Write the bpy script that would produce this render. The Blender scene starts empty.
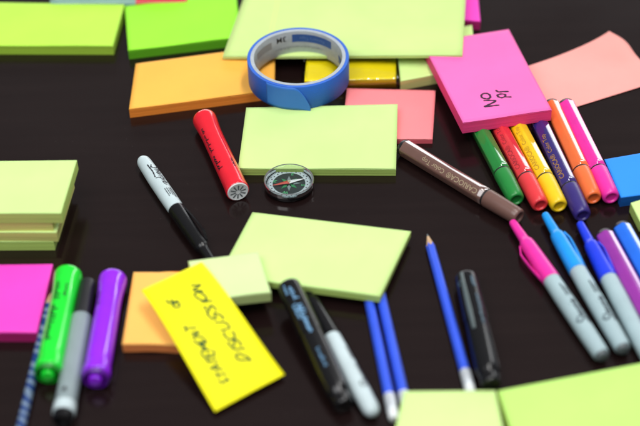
import bpy, bmesh, math, random
from mathutils import Vector, Matrix, noise as mnoise
random.seed(7)
MM = 0.001
scene = bpy.context.scene
COL = scene.collection
PI = math.pi

# ------------------------------------------------------------------ camera numbers (mm)
F, PITCH, ROLL, H = 1400.0, math.radians(41), math.radians(-1.6), 725.0
RIGHT = Vector((1, 0, 0)); UP0 = Vector((0, math.sin(PITCH), math.cos(PITCH)))
FWD = Vector((0, math.cos(PITCH), -math.sin(PITCH)))
RX = RIGHT * math.cos(ROLL) + UP0 * math.sin(ROLL)
UY = -RIGHT * math.sin(ROLL) + UP0 * math.cos(ROLL)
CAM = Vector((0, 0, H))

def at(px, py, z=0.0):
    """where the sight line through a photo point meets the level z (mm)"""
    d = RX * (px - 320) + UY * (213 - py) + FWD * F
    return CAM + d * ((z - H) / d.z)

# ------------------------------------------------------------------ materials
def nt(name):
    m = bpy.data.materials.new(name); m.use_nodes = True
    t = m.node_tree; b = t.nodes['Principled BSDF']
    return m, t, b

def N(t, typ, **kw):
    n = t.nodes.new(typ)
    for k, v in kw.items():
        if k.startswith('i_'):
            n.inputs[k[2:].replace('_', ' ')].default_value = v
        else:
            setattr(n, k, v)
    return n

def mix(t, fac, a, b, mode='MIX'):
    n = t.nodes.new('ShaderNodeMix'); n.data_type = 'RGBA'; n.blend_type = mode
    for sock, v in ((n.inputs[0], fac), (n.inputs[6], a), (n.inputs[7], b)):
        if isinstance(v, (int, float)): sock.default_value = v
        elif isinstance(v, tuple): sock.default_value = v if len(v) == 4 else (*v, 1)
        else: t.links.new(v, sock)
    return n.outputs[2]

def ramp(t, src, p0, p1, c0=(0, 0, 0, 1), c1=(1, 1, 1, 1)):
    r = t.nodes.new('ShaderNodeValToRGB'); t.links.new(src, r.inputs[0])
    e = r.color_ramp.elements
    e[0].position, e[1].position = p0, p1; e[0].color, e[1].color = c0, c1
    return r.outputs[0]

def bump(t, b, src, strength, dist):
    n = N(t, 'ShaderNodeBump'); n.inputs['Strength'].default_value = strength; n.inputs['Distance'].default_value = dist
    t.links.new(src, n.inputs['Height']); t.links.new(n.outputs[0], b.inputs['Normal'])

def paper(name, col, edge=None, block=True):
    """sticky-note paper: faint mottling on the sheet, fine sheet lines on the cut sides"""
    m, t, b = nt(name)
    tc = N(t, 'ShaderNodeTexCoord')
    n1 = N(t, 'ShaderNodeTexNoise', i_Scale=22.0, i_Detail=3.0); t.links.new(tc.outputs['Object'], n1.inputs['Vector'])
    n2 = N(t, 'ShaderNodeTexNoise', i_Scale=1500.0, i_Detail=2.0); t.links.new(tc.outputs['Object'], n2.inputs['Vector'])
    dark = tuple(c * .86 for c in col)
    c = mix(t, ramp(t, n1.outputs['Fac'], .35, .65), col, tuple(x * .94 for x in col))
    c = mix(t, ramp(t, n2.outputs['Fac'], .45, .8, (0, 0, 0, 1), (.35, .35, .35, 1)), c, dark)
    if block:
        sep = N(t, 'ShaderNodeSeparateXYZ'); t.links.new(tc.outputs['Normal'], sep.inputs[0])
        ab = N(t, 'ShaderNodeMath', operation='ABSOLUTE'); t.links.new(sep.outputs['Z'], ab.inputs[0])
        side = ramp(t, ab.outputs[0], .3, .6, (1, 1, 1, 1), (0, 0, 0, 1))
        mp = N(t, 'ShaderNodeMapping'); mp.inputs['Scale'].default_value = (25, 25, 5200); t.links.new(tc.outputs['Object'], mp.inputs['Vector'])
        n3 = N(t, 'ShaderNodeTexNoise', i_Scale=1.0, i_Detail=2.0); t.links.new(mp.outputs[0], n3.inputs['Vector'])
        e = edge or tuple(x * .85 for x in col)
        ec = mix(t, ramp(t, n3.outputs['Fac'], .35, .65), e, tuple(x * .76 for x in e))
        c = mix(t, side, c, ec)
        bump(t, b, n3.outputs['Fac'], .35, .0002)
    else:
        bump(t, b, n2.outputs['Fac'], .12, .0001)
    t.links.new(c, b.inputs['Base Color'])
    b.inputs['Roughness'].default_value = .62
    b.inputs['Specular IOR Level'].default_value = .25
    return m

def plastic(name, col, rough=.25, spec=.5, scuff=.04, coat=0.0):
    m, t, b = nt(name)
    tc = N(t, 'ShaderNodeTexCoord')
    n1 = N(t, 'ShaderNodeTexNoise', i_Scale=90.0, i_Detail=4.0); t.links.new(tc.outputs['Object'], n1.inputs['Vector'])
    n2 = N(t, 'ShaderNodeTexNoise', i_Scale=700.0, i_Detail=3.0); t.links.new(tc.outputs['Object'], n2.inputs['Vector'])
    c = mix(t, ramp(t, n1.outputs['Fac'], .3, .7), col, tuple(x * .9 for x in col))
    t.links.new(c, b.inputs['Base Color'])
    r = N(t, 'ShaderNodeMapRange'); r.inputs['To Min'].default_value = max(rough - scuff, .02); r.inputs['To Max'].default_value = rough + scuff * 2
    t.links.new(n2.outputs['Fac'], r.inputs['Value']); t.links.new(r.outputs[0], b.inputs['Roughness'])
    b.inputs['Specular IOR Level'].default_value = spec
    b.inputs['Coat Weight'].default_value = coat
    bump(t, b, n1.outputs['Fac'], .05, .0003)
    return m

def ink(name, col, rough=.5):
    return plastic(name, col, rough, .3, .05)

LIME = (.58, .80, .285)
M = {}
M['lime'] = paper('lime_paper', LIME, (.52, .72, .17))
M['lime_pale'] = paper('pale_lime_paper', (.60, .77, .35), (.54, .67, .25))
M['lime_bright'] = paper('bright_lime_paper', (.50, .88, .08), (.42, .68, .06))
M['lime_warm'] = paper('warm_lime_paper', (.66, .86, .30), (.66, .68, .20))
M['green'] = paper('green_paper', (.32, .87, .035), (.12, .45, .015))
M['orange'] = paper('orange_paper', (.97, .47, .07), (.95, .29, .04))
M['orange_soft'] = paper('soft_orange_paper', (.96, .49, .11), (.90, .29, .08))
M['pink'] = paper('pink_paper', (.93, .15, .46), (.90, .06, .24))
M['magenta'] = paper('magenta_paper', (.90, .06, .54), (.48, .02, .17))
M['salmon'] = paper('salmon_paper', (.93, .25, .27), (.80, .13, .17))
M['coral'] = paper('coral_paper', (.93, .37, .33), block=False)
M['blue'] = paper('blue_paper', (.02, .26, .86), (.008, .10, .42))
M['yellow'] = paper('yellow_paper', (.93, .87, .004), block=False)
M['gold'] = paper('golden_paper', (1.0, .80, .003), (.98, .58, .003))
M['ink_black'] = ink('black_ink', (.012, .010, .016))
M['ink_pen'] = ink('purple_black_ink', (.035, .004, .030), .6)
M['ink_green'] = ink('dark_green_ink', (.02, .075, .015), .6)
M['ink_blue'] = ink('pale_blue_print', (.16, .34, .55), .5)
M['ink_smoke'] = ink('smoke_blue_print', (.07, .12, .16), .5)
M['ink_grey'] = ink('grey_print', (.03, .045, .06), .5)
M['ink_gold'] = ink('pale_gold_print', (.38, .30, .19), .4)
M['ink_red'] = ink('dark_red_print', (.25, .02, .03), .5)
M['ink_amber'] = ink('amber_print', (.42, .22, .02), .5)
M['black'] = plastic('black_plastic', (.005, .005, .006), .2, .4)
M['black_soft'] = plastic('soft_black_plastic', (.010, .010, .012), .38)
M['smoke'] = plastic('smoky_clip_plastic', (.09, .12, .12), .3)
M['barrel'] = plastic('pale_barrel_plastic', (.52, .62, .64), .36, .35)
M['barrel_blue'] = plastic('pale_blue_barrel_plastic', (.36, .48, .51), .38, .35)
M['barrel_grey'] = plastic('silver_grey_barrel', (.24, .30, .31), .3, .5)
M['plug_grey'] = plastic('dark_grey_plug', (.10, .12, .13), .4)
M['white'] = plastic('white_plastic', (.72, .75, .76), .4)

def tabletop_material():
    m, t, b = nt('dark_lacquered_tabletop')
    tc = N(t, 'ShaderNodeTexCoord')
    mp = N(t, 'ShaderNodeMapping'); mp.inputs['Scale'].default_value = (2.2, 30, 1); mp.inputs['Rotation'].default_value = (0, 0, .1)
    t.links.new(tc.outputs['Object'], mp.inputs['Vector'])
    g = N(t, 'ShaderNodeTexNoise', i_Scale=3.0, i_Detail=6.0, i_Distortion=.4); t.links.new(mp.outputs[0], g.inputs['Vector'])
    big = N(t, 'ShaderNodeTexNoise', i_Scale=6.0, i_Detail=4.0); t.links.new(tc.outputs['Object'], big.inputs['Vector'])
    fine = N(t, 'ShaderNodeTexNoise', i_Scale=900.0, i_Detail=2.0); t.links.new(tc.outputs['Object'], fine.inputs['Vector'])
    dust = N(t, 'ShaderNodeTexVoronoi', i_Scale=140.0); t.links.new(tc.outputs['Object'], dust.inputs['Vector'])
    c = mix(t, ramp(t, g.outputs['Fac'], .3, .7), (.0075, .0033, .0033), (.0100, .0050, .0048))
    spots = ramp(t, dust.outputs['Distance'], .02, .05, (.7, .7, .7, 1), (0, 0, 0, 1))
    rare = ramp(t, big.outputs['Fac'], .47, .60)
    k = mix(t, 1.0, spots, rare, 'MULTIPLY')
    c = mix(t, k, c, (.10, .09, .085))
    t.links.new(c, b.inputs['Base Color'])
    r = N(t, 'ShaderNodeMapRange'); r.inputs['To Min'].default_value = .12; r.inputs['To Max'].default_value = .24
    t.links.new(big.outputs['Fac'], r.inputs['Value']); t.links.new(r.outputs[0], b.inputs['Roughness'])
    b.inputs['Specular IOR Level'].default_value = .40; b.inputs['Specular Tint'].default_value = (1, .93, .91, 1)
    bump(t, b, fine.outputs['Fac'], .05, .0001)
    return m

# ------------------------------------------------------------------ object helpers
def mesh_obj(name, verts, faces, m, parent=None, smooth=None, mat=None):
    """verts in mm"""
    me = bpy.data.meshes.new(name)
    me.from_pydata([(v[0] * MM, v[1] * MM, v[2] * MM) for v in verts], [], faces)
    me.validate(); me.update()
    o = bpy.data.objects.new(name, me); COL.objects.link(o)
    me.materials.append(m)
    if smooth is not None:
        for p in me.polygons: p.use_smooth = True
        if smooth < 179: me.set_sharp_from_angle(angle=math.radians(smooth))
    if parent: o.parent = parent
    if mat is not None: o.matrix_local = mat
    return o

def clear_film(name, tint, gloss=.05, strength=1.0):
    '''thin clear plastic: see-through with a fresnel sheen'''
    m = bpy.data.materials.new(name); m.use_nodes = True
    t = m.node_tree; t.nodes.remove(t.nodes['Principled BSDF']); out = t.nodes['Material Output']
    tr = N(t, 'ShaderNodeBsdfTransparent'); tr.inputs[0].default_value = (*tint, 1)
    gl = N(t, 'ShaderNodeBsdfGlossy'); gl.inputs['Roughness'].default_value = gloss
    fr = N(t, 'ShaderNodeFresnel'); fr.inputs[0].default_value = 1.45
    mu = N(t, 'ShaderNodeMath', operation='MULTIPLY'); mu.inputs[1].default_value = strength; t.links.new(fr.outputs[0], mu.inputs[0])
    n = N(t, 'ShaderNodeTexNoise', i_Scale=260.0, i_Detail=2.0)
    tc = N(t, 'ShaderNodeTexCoord'); t.links.new(tc.outputs['Object'], n.inputs['Vector'])
    bp = N(t, 'ShaderNodeBump'); bp.inputs['Strength'].default_value = .05; bp.inputs['Distance'].default_value = .0003
    t.links.new(n.outputs['Fac'], bp.inputs['Height']); t.links.new(bp.outputs[0], gl.inputs['Normal'])
    mx = N(t, 'ShaderNodeMixShader'); t.links.new(mu.outputs[0], mx.inputs[0]); t.links.new(tr.outputs[0], mx.inputs[1]); t.links.new(gl.outputs[0], mx.inputs[2])
    t.links.new(mx.outputs[0], out.inputs[0])
    return m, t, bp

def thing(name, label, cat, matrix, group=None):
    o = bpy.data.objects.new(name, None); COL.objects.link(o)
    o.empty_display_size = .01
    o.matrix_world = matrix
    o['label'] = label; o['category'] = cat
    if group: o['group'] = group
    return o

def frame(origin, xdir, zhint=Vector((0, 0, 1)), roll=0.0):
    x = xdir.normalized(); y = zhint.cross(x).normalized(); z = x.cross(y)
    if roll:
        q = Matrix.Rotation(roll, 3, x); y = q @ y; z = q @ z
    m = Matrix((x, y, z)).transposed().to_4x4()
    m.translation = origin * MM
    return m

def lathe(profile, nseg=64, flat=None, cap0=True, cap1=True, ys=1.0):
    """profile [(x, r)], axis X. flat=(sides, amount) presses the ring towards a polygon with a flat on top"""
    V, Fc = [], []
    for i, (x, r) in enumerate(profile):
        for k in range(nseg):
            a = 2 * PI * k / nseg
            rr = r
            if flat:
                n, amt = flat[0], flat[1]
                if len(flat) > 2 and not (flat[2] <= x <= flat[3]): amt = 0
                w = 2 * PI / n
                d = ((a + w / 2) % w) - w / 2
                poly = r * math.cos(w / 2) / math.cos(d) * 1.04
                poly = min(poly, r * .985)
                rr = r * (1 - amt) + poly * amt
            V.append((x, rr * math.sin(a) * ys, rr * math.cos(a)))
    m = len(profile)
    for i in range(m - 1):
        for k in range(nseg):
            k2 = (k + 1) % nseg
            Fc.append((i * nseg + k, i * nseg + k2, (i + 1) * nseg + k2, (i + 1) * nseg + k))
    if cap0: Fc.append(tuple(range(nseg))[::-1])
    if cap1: Fc.append(tuple((m - 1) * nseg + k for k in range(nseg)))
    return V, Fc

def smooth_profile(pts, step=1.5):
    """Catmull-Rom through the points so that waists and flares are soft"""
    out = []
    P = [pts[0]] + list(pts) + [pts[-1]]
    for i in range(1, len(P) - 2):
        a, b, c, d = P[i - 1], P[i], P[i + 1], P[i + 2]
        n = max(2, int(abs(c[0] - b[0]) / step))
        for j in range(n):
            s = j / n
            out.append(tuple(.5 * (2 * b[q] + (c[q] - a[q]) * s + (2 * a[q] - 5 * b[q] + 4 * c[q] - d[q]) * s * s + (3 * b[q] - a[q] - 3 * c[q] + d[q]) * s ** 3) for q in (0, 1)))
    out.append(pts[-1])
    return out

def ribbon(lines, width, place, z0=.12):
    """pen strokes: mitred ribbons laid on a surface by place(u, v, h)"""
    V, Fc = [], []
    for s, ln in enumerate(lines):
        pts = []
        for a, b in zip(ln, ln[1:]):
            n = max(1, int(math.hypot(b[0] - a[0], b[1] - a[1]) / .8))
            pts += [(a[0] + (b[0] - a[0]) * k / n, a[1] + (b[1] - a[1]) * k / n) for k in range(n)]
        pts.append(ln[-1])
        if len(pts) < 2: continue
        base = len(V)
        for i, p in enumerate(pts):
            a, b = pts[max(i - 1, 0)], pts[min(i + 1, len(pts) - 1)]
            dx, dy = b[0] - a[0], b[1] - a[1]; l = math.hypot(dx, dy) or 1
            e = .55 if i in (0, len(pts) - 1) else 1
            w = width / 2 * e * (1 + .18 * math.sin(i * 1.3 + s * 2.1))
            V.append(place(p[0] - dy / l * w, p[1] + dx / l * w, z0 + .006 * (s % 7) + .0004 * i))
            V.append(place(p[0] + dy / l * w, p[1] - dx / l * w, z0 + .006 * (s % 7) + .0004 * i))
        for i in range(len(pts) - 1):
            q = base + 2 * i
            Fc.append((q, q + 1, q + 3, q + 2))
    return V, Fc

# single-stroke letters, unit box (u right, v up)
GL = {
 'A': [[(0, 0), (.4, 1), (.8, 0)], [(.15, .4), (.65, .4)]],
 'C': [[(.75, .85), (.4, 1), (.05, .7), (.05, .3), (.4, 0), (.75, .15)]],
 'E': [[(.7, 1), (0, .98), (.05, 0), (.7, .02)], [(.05, .5), (.55, .52)]],
 'F': [[(.7, 1), (0, 1), (.03, 0)], [(.03, .5), (.5, .52)]],
 'I': [[(.2, 1), (.2, 0)]],
 'L': [[(0, 1), (.05, 0), (.6, .03)]],
 'M': [[(0, 0), (.1, 1), (.45, .35), (.8, 1), (.9, 0)]],
 'N': [[(0, 0), (.05, 1), (.65, 0), (.7, 1)]],
 'O': [[(.4, 1), (.05, .75), (.05, .25), (.4, 0), (.75, .25), (.75, .75), (.4, 1)]],
 'P': [[(0, 0), (.05, 1), (.55, .95), (.65, .7), (.5, .5), (.05, .48)]],
 'R': [[(0, 0), (.05, 1), (.55, .95), (.6, .65), (.05, .5), (.65, 0)]],
 'S': [[(.65, .88), (.35, 1), (.08, .8), (.2, .55), (.55, .42), (.65, .18), (.35, 0), (.02, .12)]],
 'T': [[(0, 1), (.8, .98)], [(.4, 1), (.38, 0)]],
 'U': [[(0, 1), (.05, .2), (.35, 0), (.65, .2), (.7, 1)]],
 'W': [[(0, 1), (.2, 0), (.45, .7), (.7, 0), (.9, 1)]],
 '-': [[(.1, .5), (.5, .5)]],
}
# joined-up script for the pen logo
SCRIPT = [[(.95, 1.25), (.6, 1.5), (.15, 1.25), (.2, .85), (.65, .55), (.75, .1), (.35, -.2), (-.2, .05)],
          [(1.2, 1.35), (1.15, .0), (1.2, .5), (1.5, .65), (1.6, .4), (1.62, 0)],
          [(2.3, .55), (1.95, .6), (1.85, .2), (2.1, 0), (2.35, .5), (2.4, .0)],
          [(2.7, .6), (2.75, 0), (2.8, .4), (3.1, .62)],
          [(3.3, .6), (3.25, -.55)], [(3.3, .45), (3.65, .6), (3.75, .25), (3.5, 0), (3.3, .1)],
          [(4.05, .6), (4.08, 0)], [(4.1, .95), (4.18, 1.02)],
          [(4.4, .3), (4.85, .35), (4.7, .62), (4.4, .45), (4.45, .05), (4.9, .08), (5.4, .35)],
          [(-.4, -.45), (1.5, -.35), (3.0, -.5)]]

def hand(text, h, jitter=.08, gap=.28, ox=0, oy=0, seed=1, sl=.12):
    rnd = random.Random(seed); out = []; x = 0
    for ch in text:
        if ch == ' ': x += .6 * h; continue
        g = GL[ch]; k = rnd.uniform(.85, 1.15); dy = rnd.uniform(-.1, .1) * h; r = rnd.uniform(-.12, .12)
        w = max(p[0] for l in g for p in l)
        for l in g:
            pts = []
            for p in l:
                u = p[0] * k + rnd.uniform(-jitter, jitter) * .6; v = p[1] * k + rnd.uniform(-jitter, jitter) * .6
                u, v = u + sl * v, v + r * u
                pts.append((ox + x + u * h, oy + dy + v * h))
            out.append(pts)
        x += (w * k + gap) * h
    return out, x

def plane_place(u, v, h): return (u, v, h)
def cyl_place(r, a0=0.0):
    """u runs along the axis, v around the barrel"""
    def f(u, v, h):
        a = v / r + a0
        return (u, (r + h) * math.sin(a), (r + h) * math.cos(a))
    return f

def text_geo(s, size, place, bold=0.0):
    """printed lettering turned into mesh and laid on a surface; centred on u, v = 0"""
    c = bpy.data.curves.new('lettering', 'FONT'); c.body = s; c.size = size; c.offset = bold
    c.align_x = 'CENTER'; c.align_y = 'CENTER'; c.resolution_u = 3
    o = bpy.data.objects.new('lettering', c); COL.objects.link(o)
    dg = bpy.context.evaluated_depsgraph_get(); dg.update()
    me = bpy.data.meshes.new_from_object(o.evaluated_get(dg))
    bpy.data.objects.remove(o); bpy.data.curves.remove(c)
    bm = bmesh.new(); bm.from_mesh(me)
    bmesh.ops.triangulate(bm, faces=bm.faces[:])
    for _ in range(3):
        ed = [e for e in bm.edges if e.calc_length() > .9]
        if ed: bmesh.ops.subdivide_edges(bm, edges=ed, cuts=1)
        bmesh.ops.triangulate(bm, faces=bm.faces[:])
    bm.verts.ensure_lookup_table()
    V = [place(v.co.x, v.co.y, .06) for v in bm.verts]
    Fc = [tuple(v.index for v in f.verts) for f in bm.faces]
    bm.free(); bpy.data.meshes.remove(me)
    return V, Fc

def merge(*geos):
    V, Fc = [], []
    for v, f in geos:
        b = len(V); V += v; Fc += [tuple(i + b for i in q) for q in f]
    return V, Fc

# ------------------------------------------------------------------ sticky-note pads
def pad_quad(name, label, q, thick, m, cat='note pad', group=None, curl=.6, curl_side='near', layers=None, wav=.0, top_m=None, parts=True):
    """q: world corners of the top sheet (near-left, near-right, far-right, far-left), mm"""
    nl, nr, fr, fl = q
    c = (nl + nr + fr + fl) / 4
    x = ((nr + fr) - (nl + fl)).normalized(); n = x.cross((fl + fr) - (nl + nr)).normalized(); y = n.cross(x)
    R = Matrix((x, y, n)).transposed()
    Ri = R.transposed()
    base = c - n * thick
    mw = R.to_4x4(); mw.translation = base * MM
    t = thing(name, label, cat, mw, group)
    loc = [Ri @ (p - c) for p in q]
    rnd = random.Random(sum(map(ord, label)))
    K = layers or max(4, int(thick / .8))
    NS = 22
    def ring(z, jx, jy, grow=0.0):
        pts = []
        for e in range(4):
            a, b = loc[e], loc[(e + 1) % 4]
            for k in range(NS):
                s = k / NS
                p = a.lerp(b, s)
                wv = wav * math.sin(s * 7 + e * 2) * math.sin(PI * s)
                ox = p.x * grow / 60; oy = p.y * grow / 60
                pts.append((p.x + jx + ox, p.y + jy + oy, z + wv))
        return pts
    V, Fc = [], []
    jx = jy = 0
    T = thick - .25
    for i in range(K + 1):
        jx = .8 * jx + rnd.uniform(-.06, .06); jy = .8 * jy + rnd.uniform(-.06, .06)
        V += ring(T * i / K, jx, jy)
    n4 = 4 * NS
    for i in range(K):
        for k in range(n4):
            k2 = (k + 1) % n4
            Fc.append((i * n4 + k, i * n4 + k2, (i + 1) * n4 + k2, (i + 1) * n4 + k))
    Fc.append(tuple(range(n4))[::-1]); Fc.append(tuple(K * n4 + k for k in range(n4)))
    mesh_obj('paper_block', V, Fc, m, t)
    # the top sheet, free edge lifting a little
    G = 26; V, Fc = [], []
    for j in range(G + 1):
        for i in range(G + 1):
            u, v = i / G, j / G
            p = (loc[0].lerp(loc[1], u)).lerp(loc[3].lerp(loc[2], u), v)
            d = (1 - v) if curl_side == 'near' else v
            up = curl * (d ** 4) * (.55 + .45 * math.cos(2.2 * u * PI + 1)) + .04 * math.sin(5 * u + 3 * v)
            wv = 0
            if wav:
                if j == 0: wv = wav * math.sin(u * 7) * math.sin(PI * u)
                else: wv = wav * math.sin(u * 7) * math.sin(PI * u) * (1 - v) ** 3
            V.append((p.x, p.y, thick + .05 + up + wv))
    for j in range(G):
        for i in range(G):
            a = j * (G + 1) + i
            Fc.append((a, a + 1, a + G + 2, a + G + 1))
    s = mesh_obj('top_sheet', V, Fc, top_m or m, t, smooth=180)
    sol = s.modifiers.new('thickness', 'SOLIDIFY'); sol.thickness = .10 * MM; sol.offset = 1
    return t

def pad(name, label, corners, thick, m, **kw):
    """corners (px, py, z) near-left, near-right, far-right, far-left"""
    return pad_quad(name, label, [at(*c) for c in corners], thick, m, **kw)

# lime pads ---------------------------------------------------------------
def para(a, b, depth, rise=0.0, lean=0.0):
    """four world corners from the near edge a-b and a depth"""
    A, B = at(*a), at(*b)
    w = (B - A).normalized(); y = Vector((-w.y, w.x, 0)).normalized()
    y = (y + w * lean).normalized()
    d = y * math.sqrt(depth * depth - rise * rise) + Vector((0, 0, rise))
    return [A, B, B + d, A + d]

G_LIME = 'lime sticky note pads'
pad('note_pad', 'lime pad in the middle, behind the compass, with the tape roll on its back edge',
    [(238, 169, 7.2), (396, 169.4, 7.2), (397.6, 104.3, 13.4), (246.3, 107.5, 13.4)], 7, M['lime'], curl=.9)
B_Q = [at(219, 275.5, 13), at(380, 297, 13), at(411, 231.5, 10.6), at(252.5, 212.3, 10.6)]
pad_quad('note_pad', 'thin lime pad lying askew over two blue pencils in front of the compass', B_Q, 5.4, M['lime'], curl=.9)
pad('small_note_pad', 'small square pale lime pad lying on the corner of the askew lime pad',
    [(203, 300.5, 21.6), (271, 293, 21.6), (258, 252.2, 21.6), (188, 261.4, 21.6)], 8.2, M['lime_pale'], curl=.8)
pad('note_pad', 'bright lime pad at the far left, beside the green pad',
    [(-20, 46, 9), (112.8, 46.4, 9), (124.5, 4.3, 9), (-4, 2.5, 9)], 9, M['lime_bright'], curl=.6)
pad('note_pad', 'vivid green pad between the bright lime pad and the large paper pad',
    [(128.2, 51, 9), (241, 37.5, 9), (236, -7.0, 9), (124.6, 6, 9)], 9, M['green'], curl=.8)
pad('note_pad', 'orange pad behind the red marker, its right end inside the tape roll',
    [(129, 109.5, 9), (274.5, 90.5, 9), (275, 45, 9), (135.8, 63.6, 9)], 9, M['orange'], curl=.5)
pad('note_pad', 'flat salmon pink pad tucked under the back of the lime pad',
    [(341, 140, 4.2), (432.6, 139.6, 4.2), (435.6, 90.4, 4.2), (347, 88.2, 4.2)], 4.2, M['salmon'], curl=.5)
pad('note_pad', 'pale green pad with an orange tinged side between the golden pack and the pink pad',
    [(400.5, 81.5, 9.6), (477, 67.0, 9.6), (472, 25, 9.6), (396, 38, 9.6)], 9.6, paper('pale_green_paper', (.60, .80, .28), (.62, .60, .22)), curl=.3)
pad('note_pad', 'magenta pad at the top edge, right of the large paper pad',
    [(404, 17, 9.2), (480.5, 21.5, 9.2), (476.5, -18, 9.2), (404, -22, 9.2)], 9.2, M['magenta'], curl=.3)
pink = pad('note_pad', 'pink pad with handwriting resting on the felt pens',
    [(463, 123.2, 23.6), (551.8, 110.2, 23.6), (508.8, 29.2, 20.6), (422, 42.5, 20.6)], 10.4, M['pink'], curl=.5, curl_side='near')
pad('note_pad', 'magenta pad at the left edge below the stack of lime pads',
    [(-70, 332.5, 9), (37, 333.3, 9), (53, 264.2, 9), (-46, 265.2, 9)], 9, M['magenta'], curl=.6)
pad('note_pad', 'wavy edged orange pad half covered by the yellow note',
    [(122.2, 345, 8), (224, 346, 8), (230, 272.5, 8), (133.4, 272.2, 8)], 7.4, M['orange_soft'], curl=.9, wav=1.1)
pad('note_pad', 'bright blue pad at the right edge beside the pink felt pen',
    [(621, 198, 9), (700, 187, 9), (676, 147, 9), (604.5, 159.4, 9)], 9, M['blue'], curl=.3)
pad('note_pad', 'little lime pad cut by the right edge in front of the blue pad',
    [(640.5, 223, 10), (700, 205, 10), (690, 185, 10), (630.6, 203, 10)], 9, M['lime'], curl=.2)
pad('note_pad', 'lime pad at the bottom edge covering the ends of the pencils',
    [(386, 470, 9), (512, 470, 9), (495.5, 390.6, 9), (404, 391.5, 9)], 9, M['lime'], curl=.3)
pad('note_pad', 'large lime pad in the bottom right corner',
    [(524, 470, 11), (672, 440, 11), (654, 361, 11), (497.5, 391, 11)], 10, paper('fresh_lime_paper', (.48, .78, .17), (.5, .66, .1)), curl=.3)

# stack of four lime pads at the left: built bottom up
zs = 0
stack = [
    (8.6, 55.0, 251.0 - 7.0, 'bottom lime pad of the stack at the left edge', 'lime', .6),
    (8.8, 57.2, 0, 'second lime pad from the bottom of the stack at the left edge', 'lime_warm', -.5),
    (8.6, 55.2, 0, 'second lime pad from the top of the stack at the left edge', 'lime_warm', .7),
    (9.2, 61.0, 0, 'top lime pad of the stack at the left edge', 'lime', 0),
]
TOP = [at(-52, 214, 35.6), at(61, 213.8, 35.6), at(77, 160.3, 35.6), at(-34, 161.5, 35.6)]
offs = [(-9.5, -1.5, .004), (-5.5, -1.0, -.008), (-8.5, .6, .006), (0, 0, 0)]
z = 0
for (th, _, __, lab, mk, cu), (dx, dy, rot) in zip(stack, offs):
    cc = sum(TOP, Vector()) / 4
    Rz = Matrix.Rotation(rot, 3, 'Z')
    q = [Rz @ (p - cc) + cc + Vector((dx, dy, 0)) for p in TOP]
    for p in q: p.z = z + th
    pad_quad('note_pad', lab, q, th, M[mk], group='lime pads stacked at the left edge', curl=.35)
    z += th + .15

# large paper pad
def paper_pad():
    m, t, b = nt('ruled_green_paper')
    tc = N(t, 'ShaderNodeTexCoord'); sp = N(t, 'ShaderNodeSeparateXYZ'); t.links.new(tc.outputs['Object'], sp.inputs[0])
    def band(sock, pos, w, period=None):
        src = sock
        if period:
            pp = N(t, 'ShaderNodeMath', operation='PINGPONG'); t.links.new(src, pp.inputs[0]); pp.inputs[1].default_value = period; src = pp.outputs[0]
            d = N(t, 'ShaderNodeMath', operation='LESS_THAN'); t.links.new(src, d.inputs[0]); d.inputs[1].default_value = w
            return d.outputs[0]
        s = N(t, 'ShaderNodeMath', operation='SUBTRACT'); t.links.new(src, s.inputs[0]); s.inputs[1].default_value = pos
        a = N(t, 'ShaderNodeMath', operation='ABSOLUTE'); t.links.new(s.outputs[0], a.inputs[0])
        d = N(t, 'ShaderNodeMath', operation='LESS_THAN'); t.links.new(a.outputs[0], d.inputs[0]); d.inputs[1].default_value = w
        return d.outputs[0]
    n1 = N(t, 'ShaderNodeTexNoise', i_Scale=15.0, i_Detail=3.0); t.links.new(tc.outputs['Object'], n1.inputs['Vector'])
    c = mix(t, ramp(t, n1.outputs['Fac'], .35, .65), (.58, .76, .26), (.53, .71, .24))
    k = band(sp.outputs['Y'], 0, .00022, .00435)
    f2 = N(t, 'ShaderNodeMath', operation='MULTIPLY'); t.links.new(k, f2.inputs[0]); f2.inputs[1].default_value = .10
    c = mix(t, f2.outputs[0], c, (.32, .55, .45))
    k2 = band(sp.outputs['X'], -.0745, .0004); k3 = band(sp.outputs['X'], -.0715, .0004)
    ad = N(t, 'ShaderNodeMath', operation='MAXIMUM'); t.links.new(k2, ad.inputs[0]); t.links.new(k3, ad.inputs[1])
    f3 = N(t, 'ShaderNodeMath', operation='MULTIPLY'); t.links.new(ad.outputs[0], f3.inputs[0]); f3.inputs[1].default_value = .3
    c = mix(t, f3.outputs[0], c, (.85, .35, .22))
    t.links.new(c, b.inputs['Base Color']); b.inputs['Roughness'].default_value = .65; b.inputs['Specular IOR Level'].default_value = .25
    nl, nr = at(222.5, 57, 12.6), at(462.3, 55.2, 23.4)
    fl = nl + (at(243, 0, 13.2) - nl).normalized() * 279; fr = nr + (at(465.5, 0, 23.4) - nr).normalized() * 279
    pad_quad('paper_pad', 'large pale green ruled paper pad behind the tape roll', [nl, nr, fr, fl], 2.4, m, cat='paper pad', curl=.3, layers=4)
paper_pad()

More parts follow.
